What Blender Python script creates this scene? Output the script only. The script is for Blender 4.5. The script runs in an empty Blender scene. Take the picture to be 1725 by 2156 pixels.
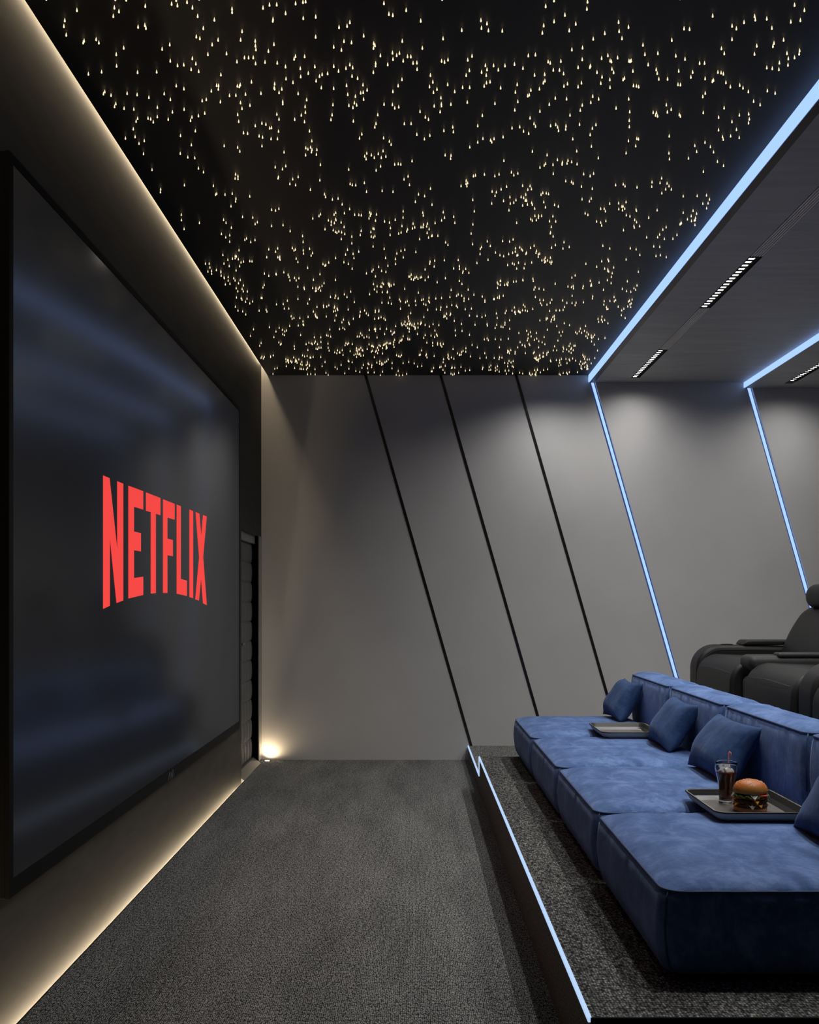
import bpy, bmesh, math, random
from mathutils import Vector, Matrix
random.seed(7)
scn = bpy.context.scene
COL = scn.collection
R = math.radians

# ---------------------------------------------------------------- helpers
def mat(name, col=(.5,.5,.5), rough=.5, metal=0., spec=.5, emit=None, es=1., sheen=0., sheen_tint=None, trans=0., ior=1.45, coat=0.):
    m = bpy.data.materials.new(name); m.use_nodes = True
    b = m.node_tree.nodes['Principled BSDF']
    b.inputs['Base Color'].default_value = (*col,1)
    b.inputs['Roughness'].default_value = rough
    b.inputs['Metallic'].default_value = metal
    b.inputs['Specular IOR Level'].default_value = spec
    b.inputs['IOR'].default_value = ior
    b.inputs['Transmission Weight'].default_value = trans
    b.inputs['Coat Weight'].default_value = coat
    b.inputs['Sheen Weight'].default_value = sheen
    if sheen_tint: b.inputs['Sheen Tint'].default_value = (*sheen_tint,1); b.inputs['Sheen Roughness'].default_value = .45
    if emit:
        b.inputs['Emission Color'].default_value = (*emit,1)
        b.inputs['Emission Strength'].default_value = es
    return m
def nd(m, typ, **kw):
    n = m.node_tree.nodes.new(typ)
    for k, v in kw.items():
        if k in n.inputs: n.inputs[k].default_value = v
        else: setattr(n, k, v)
    return n
def lk(m, a, b): m.node_tree.links.new(a, b)
def bsdf(m): return m.node_tree.nodes['Principled BSDF']
def coords(m, scale=(1,1,1), kind='Object'):
    t = nd(m, 'ShaderNodeTexCoord'); mp = nd(m, 'ShaderNodeMapping')
    mp.inputs['Scale'].default_value = scale
    lk(m, t.outputs[kind], mp.inputs['Vector']); return mp.outputs['Vector']
def ramp(m, fac, stops):
    r = nd(m, 'ShaderNodeValToRGB'); e = r.color_ramp.elements
    while len(e) < len(stops): e.new(.5)
    for i, (p, c) in enumerate(stops): e[i].position = p; e[i].color = (*c,1)
    lk(m, fac, r.inputs['Fac']); return r.outputs['Color']
def noise(m, vec, scale, detail=3., rough=.5, dist=0.):
    n = nd(m, 'ShaderNodeTexNoise'); n.inputs['Scale'].default_value = scale
    n.inputs['Detail'].default_value = detail; n.inputs['Roughness'].default_value = rough
    n.inputs['Distortion'].default_value = dist
    lk(m, vec, n.inputs['Vector']); return n.outputs['Fac']
def bump(m, h, strength, dist=.01):
    b = nd(m, 'ShaderNodeBump'); b.inputs['Strength'].default_value = strength; b.inputs['Distance'].default_value = dist
    lk(m, h, b.inputs['Height']); lk(m, b.outputs['Normal'], bsdf(m).inputs['Normal']); return b
def math_n(m, op, a, b=None):
    n = nd(m, 'ShaderNodeMath', operation=op)
    for i, v in enumerate((a, b)):
        if v is None: continue
        if isinstance(v, (int, float)): n.inputs[i].default_value = v
        else: lk(m, v, n.inputs[i])
    return n.outputs[0]

def obj(name, bm, m, parent=None, smooth=False, bev=0., seg=2, sub=0, loc=None):
    me = bpy.data.meshes.new(name); bmesh.ops.recalc_face_normals(bm, faces=bm.faces[:]); bm.to_mesh(me); bm.free()
    o = bpy.data.objects.new(name, me); COL.objects.link(o)
    if m: me.materials.append(m)
    if smooth:
        for p in me.polygons: p.use_smooth = True
    if bev:
        b = o.modifiers.new('bevel','BEVEL'); b.width = bev; b.segments = seg; b.limit_method = 'ANGLE'; b.angle_limit = R(40)
    if sub:
        s = o.modifiers.new('sub','SUBSURF'); s.levels = sub; s.render_levels = sub
    if parent: o.parent = parent
    if loc: o.location = loc
    return o
def tag(o, label, cat=None, group=None, kind=None):
    if label: o['label'] = label
    if cat: o['category'] = cat
    if group: o['group'] = group
    if kind: o['kind'] = kind
    return o
def thing(name, label, cat, loc=(0,0,0), rotz=0., group=None):
    o = bpy.data.objects.new(name, None); COL.objects.link(o); o.empty_display_size = .1
    o.location = loc; o.rotation_euler = (0,0,rotz); return tag(o, label, cat, group)
def struct(o): o['kind'] = 'structure'; return o
def copy_tree(o, parent=None):
    c = o.copy(); COL.objects.link(c); c.parent = parent
    for ch in list(o.children): copy_tree(ch, c)
    return c

def box(bm, x0,x1,y0,y1,z0,z1):
    v = [bm.verts.new(p) for p in ((x0,y0,z0),(x1,y0,z0),(x1,y1,z0),(x0,y1,z0),(x0,y0,z1),(x1,y0,z1),(x1,y1,z1),(x0,y1,z1))]
    for f in ((0,3,2,1),(4,5,6,7),(0,1,5,4),(1,2,6,5),(2,3,7,6),(3,0,4,7)): bm.faces.new([v[i] for i in f])
def B(*boxes):
    bm = bmesh.new()
    for b in boxes: box(bm, *b)
    return bm
def prism(bm, pts, axis, a0, a1):
    """pts 2-D outline; axis 'y': pts are (x,z); 'x': pts are (y,z); 'z': pts are (x,y)"""
    def P(p, a):
        return {'y':(p[0],a,p[1]), 'x':(a,p[0],p[1]), 'z':(p[0],p[1],a)}[axis]
    lo = [bm.verts.new(P(p,a0)) for p in pts]; hi = [bm.verts.new(P(p,a1)) for p in pts]
    n = len(pts)
    bm.faces.new(lo); bm.faces.new(hi[::-1])
    for i in range(n): bm.faces.new((lo[i], lo[(i+1)%n], hi[(i+1)%n], hi[i]))
def PR(pts, axis, a0, a1):
    bm = bmesh.new(); prism(bm, pts, axis, a0, a1); return bm
def tube(bm, pts, r, n=8, closed=False, cap=True):
    pts = [Vector(p) for p in pts]; rings = []
    N = len(pts); up = None
    for i, p in enumerate(pts):
        if closed: d = pts[(i+1)%N]-pts[i-1]
        else: d = pts[min(i+1,N-1)]-pts[max(i-1,0)]
        d.normalize()
        if up is None:
            up = Vector((0,0,1)) if abs(d.z) < .9 else Vector((1,0,0))
        a = d.cross(up)
        if a.length < 1e-4: a = d.orthogonal()
        a.normalize(); b = a.cross(d); up = b.copy()
        rr = r[i] if isinstance(r, (list,tuple)) else r
        rings.append([bm.verts.new(p + (a*math.cos(t)+b*math.sin(t))*rr) for t in [2*math.pi*k/n for k in range(n)]])
    m = N if closed else N-1
    for i in range(m):
        A, C = rings[i], rings[(i+1)%N]
        for k in range(n): bm.faces.new((A[k],A[(k+1)%n],C[(k+1)%n],C[k]))
    if not closed and cap: bm.faces.new(rings[0]); bm.faces.new(rings[-1][::-1])
def lathe(bm, prof, n=40, c=(0,0), wob=None):
    rings = []
    for r, z in prof:
        if r < 1e-5: rings.append([bm.verts.new((c[0],c[1],z))])
        else: rings.append([bm.verts.new((c[0]+r*math.cos(2*math.pi*k/n), c[1]+r*math.sin(2*math.pi*k/n), z)) for k in range(n)])
    for A, C in zip(rings, rings[1:]):
        for k in range(n):
            k2 = (k+1)%n
            if len(A)==1 and len(C)==1: continue
            if len(A)==1: bm.faces.new((A[0],C[k],C[k2]))
            elif len(C)==1: bm.faces.new((A[k],A[k2],C[0]))
            else: bm.faces.new((A[k],A[k2],C[k2],C[k]))
def soft_box(lo, hi, r, deform=None, n=(12,12,6), seg=4):
    """box with round edges of radius r, fine grid on every face, then deformed"""
    c = [(a+b)/2 for a,b in zip(lo,hi)]; h = [(b-a)/2 for a,b in zip(lo,hi)]
    cs = []
    for ax in range(3):
        i = h[ax]-r
        ang = [math.tan(math.pi/4*k/seg)*r for k in range(seg+1)]
        t = [-(i+a) for a in ang[::-1]][:-1] + [-i+2*i*k/n[ax] for k in range(n[ax]+1)] + [i+a for a in ang][1:]
        cs.append(t)
    bm = bmesh.new(); cache = {}
    def vert(p):
        key = tuple(round(q,6) for q in p)
        if key in cache: return cache[key]
        inn = [max(-(h[k]-r), min(h[k]-r, p[k])) for k in range(3)]
        d = Vector([p[k]-inn[k] for k in range(3)])
        if d.length > 1e-9: d.normalize()
        q = Vector(inn)+d*r+Vector(c)
        if deform: q = Vector(deform(q))
        cache[key] = bm.verts.new(q); return cache[key]
    for ax in range(3):
        u, w = [k for k in range(3) if k != ax]
        for s in (-1,1):
            for i in range(len(cs[u])-1):
                for j in range(len(cs[w])-1):
                    ps = []
                    for a,b in ((i,j),(i+1,j),(i+1,j+1),(i,j+1)):
                        p = [0,0,0]; p[ax] = s*h[ax]; p[u] = cs[u][a]; p[w] = cs[w][b]; ps.append(vert(p))
                    if len(set(ps)) >= 3:
                        try: bm.faces.new(ps)
                        except ValueError: pass
    return bm
def rrect(x0,x1,y0,y1,r,z,n=6):
    out = []
    for cx,cy,a0 in ((x1-r,y1-r,0),(x0+r,y1-r,90),(x0+r,y0+r,180),(x1-r,y0+r,270)):
        for k in range(n+1):
            a = R(a0+90*k/n); out.append((cx+r*math.cos(a), cy+r*math.sin(a), z))
    return out

# ---------------------------------------------------------------- camera
EYE = 1.4
cam_d = bpy.data.cameras.new('camera'); cam = bpy.data.objects.new('camera', cam_d); COL.objects.link(cam)
cam.location = (0,0,EYE); cam.rotation_euler = (R(90),0,0)
cam_d.sensor_fit = 'HORIZONTAL'; cam_d.sensor_width = 36; cam_d.lens = 2100/1725*36
cam_d.shift_x = -7.5/1725; cam_d.shift_y = 186/1725; cam_d.clip_start = .05
scn.camera = cam
vs = scn.view_settings; vs.view_transform = 'Standard'; vs.look = 'None'; vs.gamma = 1; vs.exposure = 0; vs.use_curve_mapping = False
w = bpy.data.worlds.new('world'); scn.world = w; w.use_nodes = True
w.node_tree.nodes['Background'].inputs[0].default_value = (.5,.55,.65,1); w.node_tree.nodes['Background'].inputs[1].default_value = .0

# ---------------------------------------------------------------- materials
WARM = (1.,.79,.52)
M = {}
# back wall: matte grey plaster
m = M['plaster'] = mat('grey_plaster', (.27,.265,.26), .62, spec=.3)
v = coords(m); n1 = noise(m, v, 2.2, 4, .55); c = ramp(m, n1, [(.3,(.475,.465,.455)),(.7,(.515,.505,.495))]); lk(m, c, bsdf(m).inputs['Base Color'])
bump(m, noise(m, v, 60, 4), .04, .004)
# soffit: trowelled plaster, streaks across the room
m = M['soffit'] = mat('trowelled_plaster', (.3,.3,.3), .5, spec=.35)
v = coords(m, (1.1,7,1)); n1 = noise(m, v, 1.6, 6, .6, .6); c = ramp(m, n1, [(.3,(.34,.34,.34)),(.55,(.40,.395,.39)),(.8,(.46,.455,.45))]); lk(m, c, bsdf(m).inputs['Base Color'])
bump(m, n1, .25, .004)
# screen wall: dark satin bronze plaster, soft reflections
m = M['screen_wall'] = mat('dark_satin_wall', (.10,.09,.078), .6, spec=.2)
v = coords(m, (3,1.2,5)); n1 = noise(m, v, 3.0, 6, .6, .4); c = ramp(m, n1, [(.3,(.031,.029,.026)),(.7,(.048,.044,.040))]); lk(m, c, bsdf(m).inputs['Base Color'])
v2 = coords(m, (1,1,1)); n2 = noise(m, v2, 55, 5, .6); n3 = noise(m, v2, 7, 3, .5)
bump(m, math_n(m, 'ADD', n2, math_n(m, 'MULTIPLY', n3, 1.5)), .04, .004)
M['dark_wall'] = mat('dark_grey_wall', (.05,.05,.05), .6)
M['black_ceiling'] = mat('black_star_ceiling', (.028,.0275,.027), .55, spec=.3)
m = M['black_ceiling']; bump(m, noise(m, coords(m), 80, 3), .1, .002)
M['black_metal'] = mat('black_metal', (.012,.012,.012), .32, metal=.6)
M['black_gloss'] = mat('gloss_black_strip', (.01,.01,.01), .25, spec=.6)
M['black_matte'] = mat('matte_black', (.006,.006,.006), .7, spec=.1)
M['bronze'] = mat('bronze_trim', (.075,.052,.036), .45, metal=.3)
M['vent'] = mat('vent_grey', (.72,.69,.66), .45)
M['vent_dark'] = mat('vent_gap', (.10,.095,.09), .6)
LB = (.43,.68,1.); LBS = 1.35
M['led_blue'] = mat('blue_led_diffuser', (.02,.03,.05), .5, emit=(.49,.69,1.0), es=1.)
bsdf(M['led_blue']).inputs['Emission Color'].default_value = (.43/LBS,.68/LBS,1,1); bsdf(M['led_blue']).inputs['Emission Strength'].default_value = LBS
M['led_edge'] = mat('pale_led_diffuser', (.02,.03,.05), .5, emit=(.45,.63,.92), es=1.0)
M['led_warm'] = mat('warm_led_tape', (.5,.5,.5), .5, emit=WARM, es=26.)
M['led_warm_floor'] = mat('warm_led_tape_floor', (.5,.5,.5), .5, emit=WARM, es=105.)
M['led_white'] = mat('led_cell', (.5,.5,.5), .5, emit=(1.,.97,.92), es=7.)
M['star'] = mat('star_and_fill_glow', (.9,.8,.6), .4, emit=(1.,.80,.5), es=1.3)
M['star_far'] = M['star']
# carpet : knitted loops
def carpet(name, dark, mid, light, sc=1.):
    m = mat(name, mid, .95, spec=.1)
    v = coords(m, (150*sc,88*sc,110*sc), 'Object')
    wn = nd(m, 'ShaderNodeTexNoise'); wn.inputs['Scale'].default_value = .35; wn.inputs['Detail'].default_value = 2
    lk(m, v, wn.inputs['Vector'])
    mx = nd(m, 'ShaderNodeMixRGB', blend_type='ADD'); mx.inputs['Fac'].default_value = .5
    lk(m, v, mx.inputs['Color1']); lk(m, wn.outputs['Color'], mx.inputs['Color2'])
    vo = nd(m, 'ShaderNodeTexVoronoi'); vo.inputs['Scale'].default_value = 1; vo.inputs['Randomness'].default_value = .55
    lk(m, mx.outputs['Color'], vo.inputs['Vector'])
    low = noise(m, coords(m, (3,.6,1)), 1.5, 5, .6)
    fine = noise(m, coords(m, (60,60,60)), 1, 3, .6)
    d = math_n(m, 'ADD', vo.outputs['Distance'], math_n(m, 'MULTIPLY', math_n(m, 'SUBTRACT', fine, .5), .7))
    d = math_n(m, 'ADD', d, math_n(m, 'MULTIPLY', math_n(m, 'SUBTRACT', low, .5), .35))
    c = ramp(m, d, [(.12,light),(.38,mid),(.72,dark)])
    lk(m, c, bsdf(m).inputs['Base Color'])
    inv = math_n(m, 'SUBTRACT', 1., vo.outputs['Distance'])
    bump(m, inv, .9, .006)
    return m
M['carpet'] = carpet('grey_loop_carpet', (.02,.02,.019), (.15,.15,.145), (.43,.43,.41))
M['carpet_platform'] = carpet('grey_loop_carpet_platform', (.02,.02,.019), (.16,.16,.153), (.47,.47,.445), .8)
m = M['riser'] = mat('dark_brown_riser', (.03,.026,.022), .9, spec=.1)
n1 = noise(m, coords(m, (160,160,160)), 1, 3); lk(m, ramp(m, n1, [(.35,(.10,.092,.08)),(.7,(.32,.30,.265))]), bsdf(m).inputs['Base Color']); bump(m, n1, .6, .004)
# blue velvet with nap marks
def velvet(name, a, b, c_, sc=1., bs=.3, SHN=.5):
    m = mat(name, b, .85, spec=.15, sheen=SHN, sheen_tint=(.4,.5,.8))
    v = coords(m, (1.5,.8,1.2)); n1 = noise(m, v, 6*sc, 7, .66, .5); n2 = noise(m, coords(m, (30,90,30)), 1, 4, .6)
    f = math_n(m, 'ADD', math_n(m, 'MULTIPLY', n1, .8), math_n(m, 'MULTIPLY', n2, .2))
    lk(m, ramp(m, f, [(.40,a),(.5,b),(.61,c_)]), bsdf(m).inputs['Base Color'])
    n3 = noise(m, coords(m, (18,18,4)), 1, 3, .5, .4)
    bump(m, math_n(m, 'ADD', math_n(m, 'MULTIPLY', n3, .5), math_n(m, 'MULTIPLY', n1, .4)), bs, .012)
    return m
M['velvet'] = velvet('blue_velvet', (.050,.10,.235), (.080,.145,.325), (.138,.222,.44))
M['velvet_pillow'] = velvet('deep_blue_velvet', (.017,.038,.10), (.025,.054,.135), (.038,.076,.172), 1.2, .35, .2)
M['piping'] = mat('blue_piping', (.03,.06,.15), .7, sheen=.3, sheen_tint=(.4,.5,.9))
m = M['leather'] = mat('black_leather', (.013,.0125,.012), .45, spec=.35)
vo = nd(m, 'ShaderNodeTexVoronoi'); vo.inputs['Scale'].default_value = 260; lk(m, coords(m), vo.inputs['Vector']); bump(m, vo.outputs['Distance'], .12, .001)
m = M['leather_lit'] = mat('lit_black_leather', (.026,.0255,.025), .5, spec=.35)  # lighter copy of the black leather, light on the console put into its colour
vo = nd(m, 'ShaderNodeTexVoronoi'); vo.inputs['Scale'].default_value = 260; lk(m, coords(m), vo.inputs['Vector']); bump(m, vo.outputs['Distance'], .12, .001)
M['stitch'] = mat('stitching', (.05,.049,.047), .6)
m = M['tray'] = mat('grey_tray_leather', (.44,.40,.35), .6, spec=.3)
m = M['tray_shaded_inside'] = mat('tray_painted_shade', (.03,.03,.03), .35)  # inner walls painted dark for the shade inside the tray
m = M['tray_wood'] = mat('grey_wood_veneer', (.25,.22,.19), .5)
n1 = noise(m, coords(m, (6,40,6)), 3, 5, .6, .5); lk(m, ramp(m, n1, [(.3,(.085,.074,.064)),(.7,(.135,.118,.103))]), bsdf(m).inputs['Base Color'])
M['tray_edge'] = mat('black_tray_piping', (.01,.01,.01), .5)
m = M['screen'] = mat('dark_glass_screen', (.008,.009,.011), .16, spec=.5, ior=2.1, emit=(.0055,.0055,.006))
nn = nd(m, 'ShaderNodeCombineXYZ'); a = R(17.5)
nn.inputs[0].default_value = math.cos(a); nn.inputs[1].default_value = -math.sin(a); nn.inputs[2].default_value = 0
lk(m, nn.outputs[0], bsdf(m).inputs['Normal'])
M['tv_black'] = mat('tv_bezel_black', (.004,.0037,.0034), .5, spec=.12)
M['logo_red'] = mat('lit_red', (.3,.01,.01), .5, emit=(.86,.052,.045), es=1.)
M['logo_grey'] = mat('small_grey_print', (.12,.12,.12), .5)
m = M['quilt'] = mat('grey_quilted_leather', (.13,.128,.123), .5, spec=.4)
M['sill'] = mat('grey_sill', (.11,.107,.10), .5)
M['frame'] = mat('door_frame_black', (.28,.27,.26), .45)
M['steel'] = mat('brushed_steel', (.4,.4,.4), .35, metal=1.)
STARS = '-282,3253;1287,3253;1048,3254;-583,3255;872,3256;-699,3258;-1199,3259;95,3260;-974,3261;-939,3264;-776,3266;462,3268;-353,3274;573,3275;-362,3277;-743,3277;-96,3284;-387,3285;-796,3287;-450,3291;-474,3292;1260,3293;-779,3296;-886,3299;439,3300;-991,3308;-732,3308;-498,3309;-602,3315;578,3315;1304,3322;-1120,3322;-23,3322;-982,3329;-605,3333;-427,3340;-81,3344;510,3349;-68,3351;1008,3354;-1009,3356;-725,3356;1150,3357;-328,3360;-371,3368;1196,3371;-474,3374;1159,3376;-673,3377;230,3380;1313,3380;-1181,3381;-476,3383;26,3383;479,3387;1284,3389;699,3391;-215,3392;1126,3392;252,3399;555,3401;-917,3409;447,3411;1092,3413;-226,3414;-1196,3415;-943,3419;739,3420;-254,3421;1233,3426;-918,3426;235,3426;-721,3427;1112,3429;932,3429;952,3433;168,3439;539,3441;260,3441;308,3443;712,3445;-591,3446;448,3455;665,3458;-1206,3467;-172,3473;-756,3478;-340,3480;-746,3489;731,3489;105,3490;631,3492;-1111,3495;1118,3495;-605,3498;-684,3498;1300,3498;908,3499;-1156,3504;-555,3506;-38,3506;-243,3507;-1163,3515;-217,3515;-1108,3516;1274,3519;-139,3521;-492,3526;-711,3528;-861,3528;814,3530;-135,3533;-559,3535;1219,3536;1277,3538;-282,3543;603,3548;-1030,3549;-141,3550;33,3550;1099,3553;-895,3556;-561,3559;567,3560;-256,3563;1383,3567;-518,3570;-74,3581;-49,3583;1344,3584;880,3584;1119,3585;-671,3586;1389,3587;1229,3589;835,3591;-1069,3591;-739,3591;441,3594;-59,3597;703,3598;-118,3599;416,3599;949,3601;213,3602;-425,3604;-392,3605;-20,3605;-8,3606;1382,3612;-579,3612;-611,3613;-596,3613;741,3613;684,3617;-801,3618;1362,3619;-432,3621;988,3622;-73,3623;615,3625;127,3627;199,3628;718,3633;795,3633;-885,3634;-36,3634;104,3635;787,3635;539,3636;792,3637;724,3639;-643,3640;493,3640;-541,3643;115,3643;14,3647;1340,3647;-497,3648;502,3649;0,3649;1049,3650;1067,3650;-137,3651;-577,3653;-796,3654;372,3657;-93,3659;-232,3660;863,3660;-842,3661;1377,3662;266,3665;-866,3666;296,3666;-138,3667;338,3667;-1091,3669;653,3669;-292,3671;-362,3673;-470,3674;652,3678;609,3679;1306,3681;-223,3681;406,3684;-248,3685;1328,3686;-417,3686;736,3690;15,3692;1355,3693;-822,3693;901,3694;274,3694;316,3696;520,3697;543,3698;209,3700;987,3704;-277,3705;817,3705;-797,3707;-1159,3710;-954,3710;255,3712;1041,3712;1135,3712;-1026,3713;-148,3713;685,3713;747,3714;1148,3716;911,3720;-391,3720;-319,3722;562,3723;1159,3724;-1213,3725;-340,3728;492,3728;-719,3730;455,3733;199,3734;65,3734;274,3734;-229,3740;-351,3741;-422,3744;710,3746;1044,3747;796,3755;-209,3756;1101,3758;-479,3759;927,3761;960,3761;-42,3764;793,3765;743,3765;1136,3770;-367,3774;499,3774;1134,3778;292,3781;-613,3782;75,3782;-456,3786;1188,3786;279,3789;495,3789;640,3789;714,3792;-527,3796;588,3796;132,3801;397,3801;1010,3801;1020,3803;-191,3803;-659,3803;1247,3806;-750,3807;-254,3808;-743,3809;842,3809;-905,3810;-57,3810;854,3812;-672,3812;272,3813;577,3813;-665,3816;63,3817;1215,3818;864,3818;632,3818;190,3822;755,3822;217,3823;-352,3825;1266,3826;-533,3826;336,3826;-305,3830;-881,3833;-532,3833;486,3834;-749,3835;-505,3835;92,3836;-177,3842;454,3843;1367,3847;-779,3849;-78,3853;161,3854;1296,3854;-1192,3855;396,3858;-193,3860;79,3860;-519,3861;-203,3864;1404,3866;1133,3866;-1109,3867;-590,3867;-446,3869;-966,3870;-1202,3871;-651,3874;-254,3876;-1073,3877;452,3879;-1176,3882;-690,3882;-715,3884;447,3887;-225,3890;701,3890;1131,3892;-1033,3899;109,3902;557,3904;602,3910;846,3911;728,3911;-194,3913;-953,3915;-812,3915;-418,3917;-830,3924;1342,3929;413,3931;-514,3932;-760,3933;214,3936;702,3938;-682,3940;-232,3941;324,3946;-1177,3948;-516,3948;112,3950;-115,3952;150,3953;540,3953;-82,3955;-318,3956;1377,3956;1005,3957;-224,3959;672,3960;-648,3961;-255,3962;113,3964;84,3966;-1189,3971;-430,3971;-57,3974;-1020,3977;-240,3979;1242,3981;-73,3982;811,3983;-1155,3985;-684,3986;-1118,3992;-917,3993;1034,3994;408,3999;671,4001;510,4009;28,4011;109,4013;872,4013;-969,4015;1024,4015;-434,4018;968,4019;1170,4020;982,4022;-841,4025;1357,4031;-551,4033;-710,4036;1078,4037;-143,4038;-328,4039;1322,4040;983,4041;-453,4041;636,4041;281,4044;-871,4046;993,4049;1086,4050;-1040,4054;-900,4058;50,4058;1244,4059;477,4065;-1081,4067;-1124,4069;1374,4074;-1072,4074;-548,4075;-1001,4076;-484,4077;63,4077;-336,4079;886,4086;-912,4086;-245,4092;-1137,4093;-716,4094;1310,4096;-446,4097;-1068,4099;1382,4107;-623,4109;-153,4113;-8,4113;-36,4114;499,4114;-608,4119;688,4120;590,4122;756,4122;-654,4132;268,4132;570,4132;634,4134;508,4137;898,4140;443,4141;-159,4143;165,4143;601,4144;-589,4149;412,4151;-597,4152;747,4154;-1167,4159;637,4161;1351,4165;1277,4168;609,4174;129,4174;-912,4177;-434,4178;-564,4180;463,4180;169,4185;-713,4194;-697,4200;487,4200;-216,4205;16,4208;748,4211;71,4218;-984,4219;1345,4223;1085,4223;-652,4223;-1179,4229;382,4231;-639,4234;1386,4237;-1224,4243;-228,4243;953,4246;-605,4248;-578,4248;345,4248'
LOGO = {'N': [(4.0256, 1.9038), (4.1087, 1.9033), (4.2179, 1.6063), (4.2179, 1.9033), (4.3027, 1.9031), (4.3027, 1.3995), (4.2078, 1.3891), (4.1123, 1.6647), (4.1123, 1.3777), (4.0256, 1.3657)], 'E': [(4.3828, 1.9036), (4.6208, 1.9056), (4.6208, 1.8207), (4.4687, 1.8195), (4.4687, 1.7082), (4.5818, 1.7087), (4.5818, 1.6249), (4.4687, 1.6245), (4.4687, 1.4997), (4.6208, 1.5096), (4.6208, 1.4251), (4.3828, 1.4083)], 'T': [(4.6712, 1.9054), (4.9356, 1.9061), (4.9356, 1.8215), (4.8475, 1.8212), (4.8475, 1.4354), (4.7577, 1.4322), (4.7577, 1.821), (4.6712, 1.8195)], 'F': [(4.9896, 1.9054), (5.2298, 1.9062), (5.2298, 1.8226), (5.0757, 1.8218), (5.0757, 1.7141), (5.1913, 1.714), (5.1913, 1.63), (5.0757, 1.6298), (5.0757, 1.4375), (4.9896, 1.4373)], 'L': [(5.2786, 1.9067), (5.3689, 1.9068), (5.3689, 1.5155), (5.5135, 1.5089), (5.5135, 1.4246), (5.2786, 1.4352)], 'I': [(5.5788, 1.9079), (5.6706, 1.9073), (5.6706, 1.4128), (5.5788, 1.418)], 'X': [(5.7374, 1.9077), (5.837, 1.9072), (5.8881, 1.7738), (5.9401, 1.9078), (6.0443, 1.9087), (5.9401, 1.659), (6.0443, 1.3715), (5.9401, 1.3825), (5.8832, 1.5344), (5.8226, 1.3993), (5.7281, 1.4059), (5.8322, 1.6517)]}
# ================================================================ ROOM
XW = -1.332; YB = 8.75; ZS = 3.375; X1, X2, X3 = 1.545, 2.908, 4.27; Z1, Z2, Z3 = 3.312, 3.262, 3.212
XE = 5.4; YN = -1.0; SL = .285
struct(obj('floor', B((-1.306,2.0,YN,YB,-.06,0)), M['carpet']))
struct(obj('floor_base', B((-1.5,XE,YN,9.0,-.16,-.11)), M['dark_wall']))
obj_ = struct(obj('trim_1', B((-1.309,-1.306,YN,7.73,-.06,.004)), M['black_metal']))
# left (screen) wall with the doorway
struct(obj('wall_left', B((XW-.12,XW,YN,7.73,-.11,3.60),(XW-.12,XW,7.73,8.57,1.952,3.60),(XW-.12,XW,8.57,YB,-.11,3.60)), M['screen_wall']))
# back wall: leaning panels with recessed channels for the light lines
def xl(xt, z): return xt + SL*(ZS - z)
bm = bmesh.new(); z0, z1 = -.1, 3.6; g = .027
edges = [X1+.011, X2+.011, X3+.011]
prism(bm, [(-1.46,z0),(xl(edges[0]-g,z0),z0),(xl(edges[0]-g,z1),z1),(-1.46,z1)], 'y', YB, YB+.05)
for a, b in ((edges[0],edges[1]),(edges[1],edges[2])):
    prism(bm, [(xl(a+g,z0),z0),(xl(b-g,z0),z0),(xl(b-g,z1),z1),(xl(a+g,z1),z1)], 'y', YB, YB+.05)
prism(bm, [(xl(edges[2]+g,z0),z0),(6.6,z0),(6.6,z1),(xl(edges[2]+g,z1),z1)], 'y', YB, YB+.05)
box(bm, -1.46,6.6,YB+.05,YB+.12,z0,z1)
struct(obj('wall_back', bm, M['plaster']))
for i, (xt, zb) in enumerate(((-.417,.125),(.242,.125),(.904,.125))):
    hw = .0125
    struct(obj('trim_%d' % (i+2), PR([(xl(xt-hw,zb),zb),(xl(xt+hw,zb),zb),(xl(xt+hw,ZS),ZS),(xl(xt-hw,ZS),ZS)], 'y', YB-.004, YB+.002), M['black_gloss']))
struct(obj('wall_near', B((-1.46,XE,YN-.1,YN,-.11,3.6)), M['dark_wall']))
struct(obj('wall_right', B((XE,XE+.1,YN,9.0,-.11,3.6)), M['plaster']))
# ceilings
struct(obj('ceiling', B((-1.278,X1,YN,YB,ZS,ZS+.022)), M['black_ceiling']))
struct(obj('ceiling_upper', B((-1.5,X1,YN,YB,3.56,3.6)), M['dark_wall']))
def soffit(name, xa, xb, z, slot):
    s0, s1 = slot; t = .06
    bs = [(xa,s0,YN,YB,z,z+t),(s1,xb,YN,YB,z,z+t),(s0,s1,8.572,YB,z,z+t),(s0-.02,s1+.02,YN,YB,z+t,z+t+.02)]
    struct(obj(name, B(*bs), M['soffit']))
soffit('ceiling_soffit', X1+.004, X2, Z1, (1.873,1.946))
soffit('ceiling_soffit_rear', X2+.004, X3, Z2, (3.19,3.263))
struct(obj('ceiling_rear', B((X3+.004,XE,YN,YB,Z3,Z3+.06)), M['soffit']))
struct(obj('trim_5', B((X1+.008,X1+.046,YN,YB-.001,Z1-.003,Z1+.001)), M['bronze']))
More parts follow.
